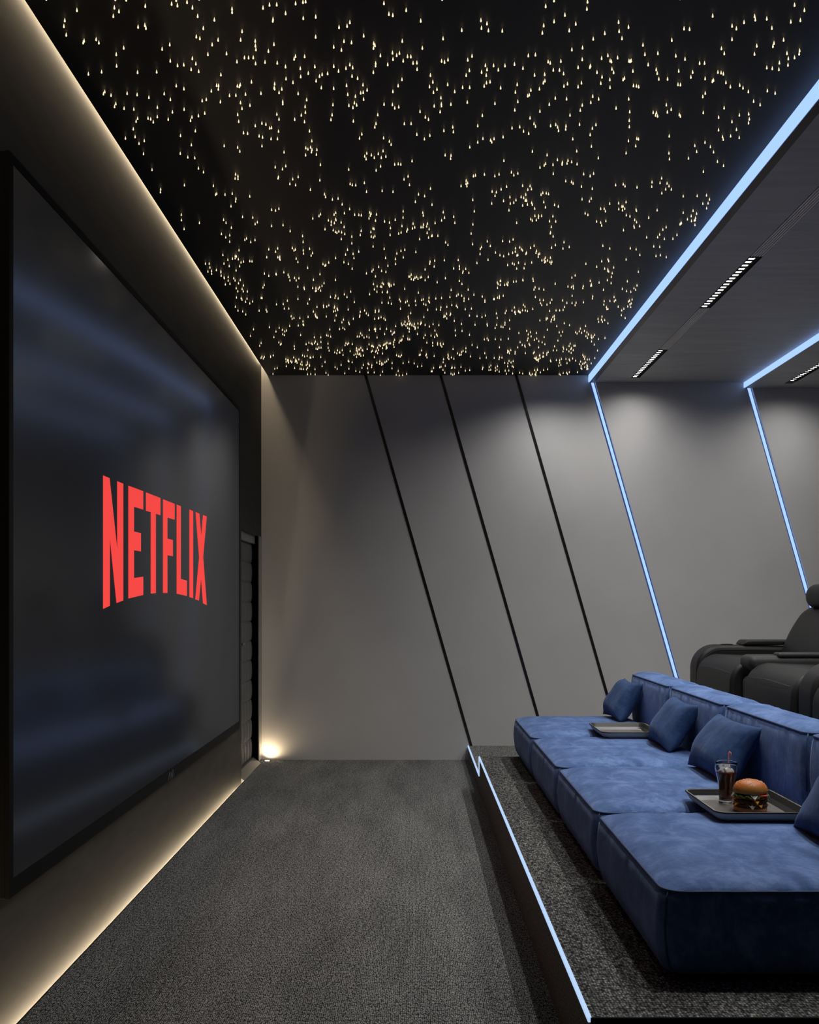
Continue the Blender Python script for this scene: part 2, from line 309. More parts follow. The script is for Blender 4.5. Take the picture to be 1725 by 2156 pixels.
# ---- blue light lines : a ceiling run on each step plus a leaning wall run
def light_line(xt, za, zb, label, y0=.3, floor_z=.125):
    t = thing('light_line', label, 'light strip', (xt,YB,za), 0, 'blue light lines of the ceiling and wall')
    obj('ceiling_diffuser', B((-.008,.003,y0-YB,-.004,zb-za+.002,-.002)), M['led_blue'], t)
    cx = xt+.011+.004; hw = .0105
    p = [(xl(cx-hw,floor_z)-xt,floor_z-za),(xl(cx+hw,floor_z)-xt,floor_z-za),(xl(cx+hw,ZS)-xt,ZS-.06-za),(xl(cx-hw,ZS)-xt,ZS-.06-za)]
    p = [(xl(cx-hw,floor_z)-xt,floor_z-za),(xl(cx+hw,floor_z)-xt,floor_z-za),(xl(cx+hw,za)-xt,0),(xl(cx-hw,za)-xt,0)]
    obj('wall_diffuser', PR(p, 'y', .014, .03), M['led_blue'], t)
    c2 = xt+.011; q = [(xl(c2-g+.001,floor_z)-xt,floor_z-za),(xl(c2+g-.001,floor_z)-xt,floor_z-za),(xl(c2+g-.001,za)-xt,0),(xl(c2-g+.001,za)-xt,0)]
    obj('channel_backing', PR(q, 'y', .03, .048), M['chan'], t)
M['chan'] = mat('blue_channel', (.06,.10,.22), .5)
light_line(X1, ZS, Z1, 'long blue light line bordering the star ceiling and running down the back wall')
light_line(X2, Z1, Z2, 'second blue light line, right of the grey soffit, ending behind the black recliner')
light_line(X3, Z2, Z3, 'blue light line farthest right, beyond the edge of the picture')
# ---- warm coves along the screen wall
t = thing('cove_light', 'warm light strip hidden in the slot between star ceiling and screen wall', 'light strip', (-1.30,4,3.47))
obj('led_tape', B((-.026,-.006,-5+.05,YB-4-.02,.0,.006)), M['led_warm'], t)
t = thing('cove_light', 'warm light strip hidden in the floor gap along the foot of the screen wall', 'light strip', (-1.32,4,-.06))
obj('led_tape', B((-.008,.008,-5+.05,3.72,-.004,.0)), M['led_warm_floor'], t)
# ---- linear ceiling lights and air vents
LD = bpy.data.lights.new('downlight','SPOT'); LD.energy = 42; LD.color = (1.,.985,.965); LD.spot_size = R(159); LD.spot_blend = 1.; LD.shadow_soft_size = .03
LDS = [LD.copy() for _ in range(6)]
for l_, e_ in zip(LDS, (13,42,34,13,28,18)): l_.energy = e_
for k_ in (1,2): LDS[k_].spot_size = R(153)
def downlight(x, z, y0, y1, label):
    LD = LDS[(0 if y0 > 7 else 1 if y0 > 5 else 2)+(3 if x > 3 else 0)]
    t = thing('linear_downlight', label, 'ceiling light', (x,y0,z), 0, 'black louvred ceiling lights'); L = y1-y0; W = .073; rc = .005
    bm = bmesh.new(); box(bm, 0,W,0,L,rc,rc+.035); box(bm, 0,.006,0,L,-.001,rc); box(bm, W-.005,W,0,L,-.001,rc)
    box(bm, .046,W-.005,0,L,.001,rc)
    N = 17; p = (L-.02)/N
    for k in range(N+1): box(bm, .006,.046,.01+k*p-(.009 if 0<k<N else .01),.01+k*p+(.009 if 0<k<N else .01),-.001,rc)
    obj('housing', bm, M['black_matte'], t)
    for k in range(N):
        if k == 0: c0 = obj('led_cell', B((.012,.043,-p/2+.010,p/2-.010,rc-.0005,rc-.0001)), M['led_white'], t); c = c0
        else: c = c0.copy(); COL.objects.link(c)
        c.parent = t; c.location = (0,.01+(k+.5)*p,0)
    for k in range(4):
        ld = LD; lo = bpy.data.objects.new('lamp', ld); COL.objects.link(lo); lo.parent = t; lo.location = (.035,L*(k+.5)/4,-.004)
    return t
def vent(x, z, y0, y1, label):
    t = thing('air_vent', label, 'vent', (x,y0,z), 0, 'ribbed ceiling vents'); L = y1-y0; W = .073
    obj('backing', B((.004,W,0,L,.012,.03)), M['vent_dark'], t)
    bm = bmesh.new()
    for k in range(5): box(bm, .006+k*.014,.006+k*.014+.009,.001,L-.001,.0,.012)
    obj('rib', bm, M['vent'], t)
YS = [(7.61,8.568),(5.55,6.53),(3.50,4.48)]
YV = [(6.53,7.61),(4.48,5.55),(2.4,3.5)]
dl = ['black louvred ceiling light at the far end of the soffit slot near the back wall',
      'black louvred ceiling light between two ribbed vents, middle of the left soffit slot',
      'black louvred ceiling light in the left soffit slot, nearest the viewer']
for (a,b), s in zip(YS, dl): downlight(1.873, Z1, a, b, s)
vl = ['ribbed grey vent between the two black lights of the left soffit slot','ribbed grey vent at the upper right edge, in front of the nearer black light','ribbed grey vent of the left soffit slot nearest the viewer']
for (a,b), s in zip(YV, vl): vent(1.873, Z1, a, b, s)
dl2 = ['black louvred ceiling light in the right-hand soffit slot beside the back wall','middle black louvred ceiling light of the right-hand soffit slot','nearest black louvred ceiling light of the right-hand soffit slot']
for (a,b), s in zip(YS, dl2): downlight(3.19, Z2, a-.04, b-.08, s)
for (a,b), s in zip(YV, ['ribbed vent deep in the right-hand soffit slot','middle ribbed vent of the right-hand soffit slot','nearest ribbed vent of the right-hand soffit slot']): vent(3.19, Z2, a-.08, b-.04, s)
# ---- stars
def star_mesh(bm, x, y, z, s=1.):
    prof = [(0,0),(.0012*s,-.004*s),(.0024*s,-.009*s),(.0034*s,-.0135*s),(.0030*s,-.0165*s),(0,-.0185*s)]
    lathe(bm, [(r, z+q) for r,q in prof], 6, (x,y))
ST = [tuple(float(q)/1000 for q in p.split(',')) for p in STARS.split(';')]
s0 = None
for i, (x,y) in enumerate(ST[:300]):
    if s0 is None:
        bm = bmesh.new(); star_mesh(bm, 0,0,0, .85); s = s0 = obj('star_light', bm, M['star'], smooth=True)
        tag(s, 'tiny warm teardrop star light on the near half of the black ceiling', 'star light', 'near ceiling star lights')
    else: s = s0.copy(); COL.objects.link(s)
    s.location = (x,y,ZS)
bm = bmesh.new(); pts = ST[300:]
for x,y in pts: star_mesh(bm, x,y,ZS, .85)
rs = random.Random(3); n = 0
last = []
while n < 1450:
    if last and rs.random() < .45:
        px,py = rs.choice(last[-60:]); a = rs.uniform(0,6.28); r = rs.uniform(.025,.075); x,y = px+math.cos(a)*r, py+math.sin(a)*r
    else: x,y = rs.uniform(-1.22,1.48), rs.uniform(4.22,8.72)
    if not (-1.235 < x < 1.49 and 4.23 < y < 8.72): continue
    last.append((x,y)); n += 1
    sc = .82 + (y-4.2)*.06
    star_mesh(bm, x,y,ZS, sc)
for k_ in range(380): star_mesh(bm, rs.uniform(-1.2,1.46), rs.uniform(.1,3.2), ZS, .85)
s = obj('star_lights', bm, M['star'], smooth=True)
tag(s, 'hundreds of tiny warm star lights scattered over the black ceiling towards the back wall', 'star lights', kind='stuff')
# added fill spots without fixtures under the star ceiling, brightening wall and seats
for x_,y_,e_ in ((1.18,8.2,34),(1.22,6.6,34),(1.25,5.0,42),(1.25,3.6,42),(.0,7.5,10),(.0,5.0,12)):
    ld = bpy.data.lights.new('star_and_fill_glow','SPOT'); ld.energy = e_; ld.color = (1.,.985,.96) if x_ > 1 else (1.,.9,.78); ld.spot_size = R(146 if x_ > 1 else 150); ld.spot_blend = 1.; ld.shadow_soft_size = .05
    lo = bpy.data.objects.new('star_and_fill_glow', ld); COL.objects.link(lo); lo.location = (x_,y_,ZS-.03)
# ---- door in the screen wall
d = struct(obj('door_1', bmesh.new(), None)); bpy.data.objects.remove(d)
def quilt():
    y0,y1,z0,z1 = 7.72,8.568,.052,1.885; cy = .141; cz = (z1-z0)/11
    bm = bmesh.new(); ny, nz = 60, 176; V = []
    for j in range(nz+1):
        z = z0+(z1-z0)*j/nz; row = []
        for i in range(ny+1):
            y = y0+(y1-y0)*i/ny
            fy = abs(math.sin(math.pi*(y1-y)/cy)); fz = abs(math.sin(math.pi*(z-z0)/cz))
            f2 = abs(math.sin(math.pi*(y1-y)/cy*3))
            h = .017*(fy**.35)*(fz**.22)+.004*(f2**.5)*(fz**.3)
            row.append(bm.verts.new((-1.397+h, y, z)))
        V.append(row)
    for j in range(nz):
        for i in range(ny): bm.faces.new((V[j][i],V[j][i+1],V[j+1][i+1],V[j+1][i]))
    box(bm, -1.43,-1.407,y0,y1,z0,z1)
    return bm
d = struct(obj('door_1', quilt(), M['quilt'], smooth=True))
obj('door_handle', B((-1.378,-1.366,8.02,8.075,1.04,1.055),(-1.40,-1.37,8.02,8.035,1.04,1.055)), M['steel'], d, bev=.003)
fr = struct(obj('trim_6', B((-1.44,XW-.001,8.57,8.60,0,1.952),(-1.43,-1.36,7.70,8.57,1.885,1.952),(-1.44,-1.432,7.72,8.57,0,1.9)), M['frame']))
struct(obj('trim_7', B((XW,XW+.004,8.60,8.745,.01,1.955)), M['frame']))
struct(obj('trim_8', PR([(-1.44,-.05),(XW+.024,-.05),(XW+.024,.002),(-1.37,.05),(-1.44,.05)], 'y', 7.73, 8.57), M['sill']))
struct(obj('trim_9', B((XW,-1.306,8.57,YB,-.05,.0)), M['carpet']))
# ---- uplight in the corner
t = thing('floor_uplight', 'small warm uplight at the foot of the back wall beside the door', 'light', (-1.27,8.68,0))
bm = bmesh.new(); lathe(bm, [(.0,.002),(.022,.002),(.022,.004),(.028,.004),(.028,0)], 24); obj('trim_ring', bm, M['black_metal'], t)
bm = bmesh.new(); lathe(bm, [(0,.006),(.018,.005),(.02,.0035)], 20); obj('lens', bm, mat('uplight_lens', (.9,.8,.6), .4, emit=WARM, es=14.), t, smooth=True)
ld = bpy.data.lights.new('uplight','SPOT'); ld.energy = 5; ld.color = (1,.76,.47); ld.spot_size = R(150); ld.spot_blend = .8; ld.shadow_soft_size = .015
lo = bpy.data.objects.new('uplight_lamp', ld); COL.objects.link(lo); lo.parent = t; lo.location = (0,0,.012); lo.rotation_euler = (R(180-14),R(14),0)
# ================================================================ SCREEN
t = thing('television', 'giant wall-mounted black television showing a red word on a dark screen', 'television', (-1.25,5.13,1.635))
ya, yb, za, zb = 3.085-5.13, 7.19-5.13, .475-1.635, 2.793-1.635
obj('cabinet', B((-.081,-.012,ya,yb,za,zb)), M['tv_black'], t, bev=.003)
bz = .03
obj('bezel', B((-.012,0,ya,ya+.033,za,zb),(-.012,0,yb-.018,yb,za,zb),(-.012,0,ya+.033,yb-.018,zb-bz,zb),(-.012,0,ya+.033,yb-.018,za,za+.055)), M['tv_black'], t)
scr = obj('screen', B((-.012,-.002,ya+.034,yb-.019,za+.056,zb-bz-.001)), M['screen'], t)
for k, p in LOGO.items():
    obj('logo_letter', PR([(y-5.13, z-1.635) for y,z in p], 'x', -.0018, -.0003), M['logo_red'], scr)
bm = bmesh.new()   # tiny maker's mark on the lower bezel
for k,pts in enumerate((((0,0),(.03,.045)),((.03,.045),(.045,0)),((.065,0),(.06,.04)),((.06,.04),(.09,.0)),((.09,.0),(.095,.045)),((.12,.0),(.12,.045)))):
    (a,b),(c,d_) = pts; y = 5.13-5.13-.04
    prism(bm, [(y+a-.003,za+.004+b*.9),(y+a+.003,za+.004+b*.9),(y+c+.003,za+.004+d_*.9),(y+c-.003,za+.004+d_*.9)], 'x', 0, .001)
obj('maker_mark', bm, M['logo_grey'], t)
# ================================================================ PLATFORMS
PX, PZ, SZ, YP0, YP1 = .485, .257, .125, 2.73, 7.30
struct(obj('floor_platform', B((PX+.004,2.0,YP0,YP1,PZ-.03,PZ)), M['carpet_platform']))
struct(obj('floor_step', B((PX+.004,2.0,YP1,YB,0,SZ)), M['carpet_platform']))
struct(obj('trim_10', B((PX+.001,PX+.012,YP0+.004,YP1,.0,PZ-.012),(PX+.001,PX+.0035,YP1,YB,0,SZ-.012)), M['riser']))
struct(obj('trim_11', B((PX+.012,2.0,YP0+.004,YP1,0,PZ-.03)), M['riser']))
struct(obj('trim_12', B((PX+.001,2.0,YP0-.004,YP0+.0035,0,PZ+.001)), M['black_matte']))  # near end riser painted black to stand for the shade on it
struct(obj('floor_rear_platform', B((2.0,XE,YP0,YB,0,.48)), M['carpet_platform']))
t = thing('light_line', 'thin pale blue light line edging the carpeted platform with a step jog', 'light strip', (PX,5,PZ))
e = .010
obj('edge_diffuser', B((-.006,.004,YP0-5,YP1-5,-.012,.0015),(-.006,.004,YP1-5-.012,YP1-5,SZ-PZ-.0,-.012),(-.006,.004,YP1-5-.012,YB-5-.001,SZ-PZ-.012,SZ-PZ+.0015)), M['led_edge'], t)
# ================================================================ SOFA
MW = 1.1; SX0, SX1 = .736, 1.605; ZB = PZ+.020; ZP = .529
def ring_pts(x0,x1,y0,y1,r,n=44,nc=6):
    """rounded rectangle with evenly divided straight sides"""
    out = []
    cs = ((x1-r,y1-r,0),(x0+r,y1-r,90),(x0+r,y0+r,180),(x1-r,y0+r,270))
    for q in range(4):
        cx,cy,a0 = cs[q]
        for k in range(nc+1):
            a = R(a0+90*k/nc); out.append((cx+r*math.cos(a), cy+r*math.sin(a)))
        nx,ny,_ = cs[(q+1)%4]; e = out[-1]; a = R(a0+90); s = (nx+r*math.cos(a), ny+r*math.sin(a))
        for k in range(1,n): out.append((e[0]+(s[0]-e[0])*k/n, e[1]+(s[1]-e[1])*k/n))
    return out
def upholstered(x0,x1,y0,y1,r,prof,crown,seed,n=44):
    """body of piped upholstery: prof = (inset, z) from foot to piping, crown = (inset, rise) over the top"""
    rn = random.Random(seed); bm = bmesh.new(); N = len(ring_pts(x0,x1,y0,y1,r,n))
    am = [0]*N
    for h in (23,37,61,89):
        p = rn.uniform(0,6.28); w_ = rn.uniform(.5,1)
        for i in range(N): am[i] += w_*math.sin(2*math.pi*i*h/N+p+1.3*math.sin(2*math.pi*i*5/N+p))
    env = [.45+.55*math.sin(2*math.pi*i*7/N+seed)*math.sin(2*math.pi*i*3/N) for i in range(N)]
    rings = []; zt = prof[-1][1]; zb_ = prof[0][1]
    for ins,z in prof:
        t = (z-zb_)/(zt-zb_); a = .0016*max(0,t-.25)*(1 if t < .999 else 0)
        base = ring_pts(x0+ins,x1-ins,y0+ins,y1-ins,max(.012,r-ins*.4),n); R_ = []
        cx, cy = (x0+x1)/2, (y0+y1)/2
        for i,(x,y) in enumerate(base):
            d = a*am[i]*env[i]
            ex = d if x < x0+.08 else -d if x > x1-.08 else 0; ey = d if y < y0+.08 else -d if y > y1-.08 else 0
            R_.append(bm.verts.new((x+ex,y+ey,z)))
        rings.append(R_)
    for k,(ins,dz) in enumerate(crown):
        a = .0026 if .015 < ins-prof[-1][0] < .08 else .001 if ins-prof[-1][0] < .16 else 0
        base = ring_pts(x0+ins,x1-ins,y0+ins,y1-ins,max(.012,min(r,(x1-x0)/2-ins-.005,(y1-y0)/2-ins-.005)),n)
        rings.append([bm.verts.new((x,y,zt+dz+a*am[i]*env[i])) for i,(x,y) in enumerate(base)])
    for A,C_ in zip(rings,rings[1:]):
        for i in range(N): bm.faces.new((A[i],A[(i+1)%N],C_[(i+1)%N],C_[i]))
    bm.faces.new(rings[0]); bm.faces.new(rings[-1])
    return bm
def make_module():
    t = thing('sofa_module', '', 'sofa')
    g_ = .006
    obj('plinth', B((SX0+.10,1.80,.05,MW-.05,PZ,ZB+.02)), M['black_matte'], t)
    prof = [(.045,ZB),(.028,ZB+.008),(.017,ZB+.03),(.008,ZB+.07),(.002,ZB+.12),(.0,ZB+.15),(.003,ZB+.185),(.009,ZP-.018),(.018,ZP)]
    crown = [(.024,.006),(.034,.012),(.050,.018),(.071,.024),(.105,.030),(.155,.034),(.22,.036),(.32,.037),(.42,.037)]
    st = obj('seat_cushion', upholstered(SX0-.004,SX1,g_,MW-g_,.068,prof,crown,2), M['velvet'], t, smooth=True)
    bm = bmesh.new(); tube(bm, [(x,y,ZP+.001) for x,y in ring_pts(SX0+.013,SX1-.017,g_+.017,MW-g_-.017,.062,20)], .0042, 8, closed=True)
    for sy in (0,1):
        pts = []
        for ins,z in prof[1:]:
            q = .018+ins*.95; pts.append((SX0-.004+q, (g_+q) if sy == 0 else (MW-g_-q), z))
        tube(bm, pts, .003, 6)
    obj('piping', bm, M['piping'], st, smooth=True)
    zb1 = .855
    prof = [(.03,.36),(.022,.45),(.014,.52),(.005,.62),(.0,.70),(.002,.78),(.008,zb1-.018),(.015,zb1)]
    crown = [(.021,.007),(.030,.012),(.043,.017),(.062,.021),(.085,.023),(.108,.024)]
    bk = obj('backrest', upholstered(1.592,1.835,g_,MW-g_,.052,prof,crown,5), M['velvet'], t, smooth=True)
    bm = bmesh.new(); tube(bm, [(x,y,zb1+.001) for x,y in ring_pts(1.592+.014,1.835-.014,g_+.014,MW-g_-.014,.047,20)], .0044, 8, closed=True)
    for yy in (g_+.0115, MW-g_-.0115):
        tube(bm, [(1.592+.0115+ins, yy+(ins if yy < .5 else -ins), z) for ins,z in prof[3:]], .003, 6)
    obj('piping', bm, M['piping'], bk, smooth=True)
    return t
YM = [2.95+MW*i for i in range(4)]
lab = ['blue velvet sofa seat nearest the viewer, in front of the burger tray','blue velvet sofa seat just behind the burger and cola','blue velvet sofa seat second from the back wall, before the empty tray','blue velvet sofa seat farthest back, beside the back wall']
m0 = make_module()
for i, y in enumerate(YM):
    o = m0 if i == 0 else copy_tree(m0)
    o.location = (0,y,0); tag(o, lab[i], 'sofa', 'blue velvet sofa seats in a row')
# ---- lumbar pillows
def pillow_bm(W, H, T, seed):
    rn = random.Random(seed); bm = bmesh.new(); N = 28; F = {}
    ph = [rn.uniform(0,6.28) for _ in range(6)]
    for s in (1,-1):
        for i in range(N+1):
            for j in range(N+1):
                u, v = -1+2*i/N, -1+2*j/N
                edge = i in (0,N) or j in (0,N)
                if s == -1 and edge: F[(s,i,j)] = F[(1,i,j)]; continue
                t = ((1-abs(u)**2.6)*(1-abs(v)**2.6))**.55 if not edge else 0
                x = W/2*u*(1-.09*(1-v*v)*abs(u)**3); y = H/2*v*(1-.11*(1-u*u)*abs(v)**3)
                z = s*T/2*t
                a = math.atan2(v,u); rr = math.hypot(u,v)
                z += s*t*.012*math.sin(3.1*u+2.3*v+ph[0])*math.sin(2.2*v-1.7*u+ph[1]) + s*.0035*t*math.sin(19*a+ph[2])*max(0,rr-.75)*3
                F[(s,i,j)] = bm.verts.new((x,y,z))
    for s in (1,-1):
        for i in range(N):
            for j in range(N): bm.faces.new((F[(s,i,j)],F[(s,i+1,j)],F[(s,i+1,j+1)],F[(s,i,j+1)]))
    return bm
def pillow(y0, y1, label, seed, yaw=0., tilt=0.):
    W = y1-y0+.02; H = .31
    o = obj('pillow', pillow_bm(W,H,.165,seed), M['velvet_pillow'], smooth=True)
    ln = math.atan2(.235,.145)+R(tilt)
    ex = Vector((0,-1,0)); ey = Vector((math.cos(ln),0,math.sin(ln))); ez = ex.cross(ey)
    mt = Matrix((ex,ey,ez)).transposed().to_4x4()
    o.matrix_world = Matrix.Translation((1.488,(y0+y1)/2,.694)) @ Matrix.Rotation(R(yaw),4,'Z') @ mt
    tag(o, label, 'pillow', 'dark blue lumbar pillows on the sofa')
pillow(6.85,7.34,'dark blue pillow nearest the back wall on the farthest sofa seat',1,2)
pillow(5.46,6.0,'dark blue pillow right of the empty tray, second from the back wall',2,-2)
pillow(4.50,5.08,'dark blue pillow directly behind the glass of cola',3,1)
pillow(3.10,3.68,'dark blue pillow cut off by the right edge, right of the burger',4,0)
# ---- trays
def make_tray(mirror=False):
    t = thing('serving_tray', '', 'tray'); A,C = .18,.235; r = .045; h = .050
    bm = bmesh.new()
    def ring(a,c,rr,z): return [bm.verts.new(p) for p in rrect(-a,a,-c,c,rr,z,6)]
    rings = [ring(A-.04,C-.05,.03,.0), ring(A-.012,C-.014,.04,.022), ring(A,C,r,h-.004), ring(A-.001,C-.001,r,h), ring(A-.005,C-.005,r-.005,h)]
    for a,b in zip(rings, rings[1:]):
        for i in range(len(a)): bm.faces.new((a[i],a[(i+1)%len(a)],b[(i+1)%len(a)],b[i]))
    bm.faces.new(rings[0])
    for fc in bm.faces: fc.material_index = 0
    obj('tray_body', bm, M['tray'], t, smooth=True)
    bm = bmesh.new(); a_ = [bm.verts.new(p) for p in rrect(-A+.005,A-.005,-C+.005,C-.005,r-.005,h,6)]; m_ = [bm.verts.new(p) for p in rrect(-A+.015,A-.015,-C+.017,C-.017,.032,.026,6)]; b_ = [bm.verts.new(p) for p in rrect(-A+.031,A-.031,-C+.037,C-.037,.022,.0082,6)]
    for i in range(len(a_)):
        j_ = (i+1)%len(a_); bm.faces.new((a_[i],a_[j_],m_[j_],m_[i])); bm.faces.new((m_[i],m_[j_],b_[j_],b_[i]))
    bm.faces.new(b_)
    obj('tray_shaded_inside', bm, M['tray_shaded_inside'], t)
    bm = bmesh.new(); prism(bm, [p[:2] for p in rrect(-A+.032,A-.032,-C+.038,C-.038,.028,0,6)], 'z', .0085, .0105)
    obj('wood_inlay', bm, M['tray_wood'], t)
    bm = bmesh.new(); tube(bm, rrect(-A,A,-C,C,r,h-.002,8), .0035, 8, closed=True)
    obj('rim_piping', bm, M['tray_edge'], t, smooth=True)
    return t
TZ = .556
tr = make_tray(); tr.location = (1.318,3.965,TZ); tag(tr, 'grey leather tray with wood base holding the burger and cola', 'tray')
t2 = copy_tree(tr); t2.location = (1.318,6.235,TZ); tag(t2, 'empty grey leather tray between the two farthest sofa seats', 'tray')
# ---- cola
FZ = TZ+.0107
M['glass'] = mat('clear_glass', (1,1,1), .02, trans=1., ior=1.45)
M['cola'] = mat('cola', (.18,.025,.008), .05, trans=.6, ior=1.33)
M['ice'] = mat('ice', (.75,.75,.75), .25, trans=.6, ior=1.31)
M['straw'] = mat('pink_straw', (.75,.32,.33), .4, emit=(.75,.3,.3), es=0.)
t = thing('drinking_glass', 'tall curved glass of iced cola standing on the tray', 'glass', (1.288,4.10,FZ))
outer = [(0,0),(.029,0),(.0305,.004),(.029,.012),(.0285,.03),(.030,.06),(.034,.09),(.040,.118),(.0445,.137),(.0455,.146),(.044,.156),(.0445,.168),(.0452,.172)]
inner = [(.0438,.172),(.0428,.156),(.0442,.146),(.0432,.137),(.0386,.118),(.0325,.09),(.0285,.06),(.027,.03),(.0265,.014),(0,.012)]
bm = bmesh.new(); lathe(bm, outer+inner, 48); obj('glass_wall', bm, M['glass'], t, smooth=True)
bm = bmesh.new(); lathe(bm, [(0,.0125),(.0262,.0145),(.0266,.03),(.0281,.06),(.0321,.09),(.0382,.118),(.0415,.129),(0,.129)], 48); obj('cola', bm, M['cola'], t, smooth=True)
rn = random.Random(5)
for k in range(7):
    a = k*2.4; r = .004+.022*(k/7); s = .010+rn.uniform(0,.003)
    c = obj('ice_cube', soft_box((-s,-s,-s),(s,s,s),.004,None,(1,1,1),2), M['ice'], t, smooth=True)
    c.location = (r*math.cos(a), r*math.sin(a), .133+rn.uniform(-.003,.012)); c.rotation_euler = (rn.uniform(0,3),rn.uniform(0,3),rn.uniform(0,3))
bm = bmesh.new(); tube(bm, [(.006,-.004,.07),(.007,0,.12),(.010,.002,.19),(.0115,.003,.205),(.015,.003,.210),(.0185,.002,.206),(.020,.001,.188)], .0032, 8)
o = obj('drinking_straw', bm, M['straw'], smooth=True, loc=(1.288,4.10,FZ)); tag(o, 'pale pink bendy straw standing in the cola', 'straw')
# ---- burger
BR = .066
t = thing('burger', 'double cheeseburger with sesame bun on the grey tray', 'burger', (1.338,3.955,FZ)); 
m = mat('toasted_bun', (.6,.3,.1), .45, spec=.4)
geo = coords(m); sx = nd(m, 'ShaderNodeSeparateXYZ'); lk(m, geo, sx.inputs[0]); nz_ = noise(m, geo, 25, 4)
f = math_n(m, 'ADD', math_n(m, 'MULTIPLY', sx.outputs[2], 7.), math_n(m, 'MULTIPLY', nz_, .35))
lk(m, ramp(m, f, [(.70,(.40,.25,.09)),(.80,(.42,.18,.035)),(.93,(.44,.115,.012))]), bsdf(m).inputs['Base Color'])
M['bun'] = m; M['bun_base'] = mat('bun_base', (.60,.26,.13), .6); M['patty'] = mat('grilled_patty', (.05,.018,.01), .6)
mp_ = M['patty']; bump(mp_, noise(mp_, coords(mp_), 160, 4), .8, .004)
M['lettuce'] = mat('lettuce', (.09,.22,.03), .5); M['tomato'] = mat('tomato', (.5,.05,.03), .3); M['cheese'] = mat('cheddar', (.85,.38,.04), .4); M['white'] = mat('white_cheese', (.75,.74,.70), .4); M['seed'] = mat('sesame', (.8,.62,.35), .5)
def disc(name, r, z0, z1, mt, rnd=.005, wob=.0, seed=0, k=11):
    rn = random.Random(seed); ph = rn.uniform(0,6)
    bm = bmesh.new(); prof = [(0,z0),(r-rnd,z0),(r-rnd*.3,z0+rnd*.4),(r,(z0+z1)/2),(r-rnd*.3,z1-rnd*.4),(r-rnd,z1),(0,z1)]
    lathe(bm, prof, 64)
    for v in bm.verts:
        a = math.atan2(v.co.y,v.co.x); q = math.hypot(v.co.x,v.co.y)/r
        v.co.z += wob*math.sin(k*a+ph)*q**3+wob*.5*math.sin(2.3*k*a)*q**3; s = 1+wob*2*math.sin((k+4)*a+ph)*q; v.co.x *= s; v.co.y *= s
    return obj(name, bm, mt, t, smooth=True)
def square(name, hs, z, mt, rot, droop=.012):
    bm = bmesh.new(); N = 10; V = {}
    for s in (0,1):
        for i in range(N+1):
            for j in range(N+1):
                x,y = hs*(-1+2*i/N), hs*(-1+2*j/N); d = math.hypot(x,y); 
                V[(s,i,j)] = bm.verts.new((x,y,z+s*.002-max(0,d-BR*.95)*1.3))
    for s in (0,1):
        for i in range(N):
            for j in range(N): bm.faces.new((V[(s,i,j)],V[(s,i+1,j)],V[(s,i+1,j+1)],V[(s,i,j+1)]))
    for i in range(N):
        for a,b,c,d in (((i,0),(i+1,0),0,0),((i,N),(i+1,N),0,0),((0,i),(0,i+1),0,0),((N,i),(N,i+1),0,0)):
            bm.faces.new((V[(0,*a)],V[(0,*b)],V[(1,*b)],V[(1,*a)]))
    o = obj(name, bm, mt, t, smooth=True); o.rotation_euler = (0,0,R(rot)); return o
disc('bottom_bun', BR*.97, 0, .020, M['bun_base'], .006)
disc('beef_patty', BR*1.0, .020, .034, M['patty'], .005, .0012, 1, 19)
square('white_cheese_slice', .054, .0335, M['white'], 33, .014)
square('cheddar_slice', .052, .0355, M['cheese'], 62, .012)
disc('beef_patty', BR*1.0, .038, .052, M['patty'], .005, .0012, 2, 17)
square('cheddar_slice', .053, .0525, M['cheese'], 48, .012)
disc('tomato_slice', BR*.98, .055, .060, M['tomato'], .002, .001, 3, 3)
disc('lettuce', BR*1.03, .060, .066, M['lettuce'], .002, .004, 4, 15)
o = disc('tomato_slice', .030, .066, .071, M['tomato'], .002); o.location = (.024,-.037,0)
square('white_cheese_slice', .054, .071, M['white'], 40, .010)
bm = bmesh.new(); lathe(bm, [(0,.072),(BR*.90,.072),(BR*.98,.077),(BR*1.0,.084),(BR*.96,.095),(BR*.86,.106),(BR*.68,.115),(BR*.42,.121),(BR*.2,.1235),(0,.124)], 64)
tb = obj('top_bun', bm, M['bun'], t, smooth=True)
sd = None; rn = random.Random(9)
for k in range(70):
    q = math.sqrt(rn.uniform(0,.93)); a = rn.uniform(0,6.283); r = BR*q*.97
    pr = [(0,.124),(.2,.1235),(.42,.121),(.68,.115),(.86,.106),(.96,.095),(1.,.084)]; qq = q*.97; i_ = max(j for j in range(6) if pr[j][0] <= qq); z = pr[i_][1]+(pr[i_+1][1]-pr[i_][1])*(qq-pr[i_][0])/(pr[i_+1][0]-pr[i_][0])
    if sd is None: s_ = sd = obj('sesame_seed', soft_box((-.0019,-.0012,-.0006),(.0019,.0012,.0010),.0005,None,(1,1,1),1), M['seed'], tb, smooth=True)
    else: s_ = sd.copy(); COL.objects.link(s_); s_.parent = tb
    s_.location = (r*math.cos(a), r*math.sin(a), z); s_.rotation_euler = (q*.9*math.sin(a), -q*.9*math.cos(a), rn.uniform(0,6))
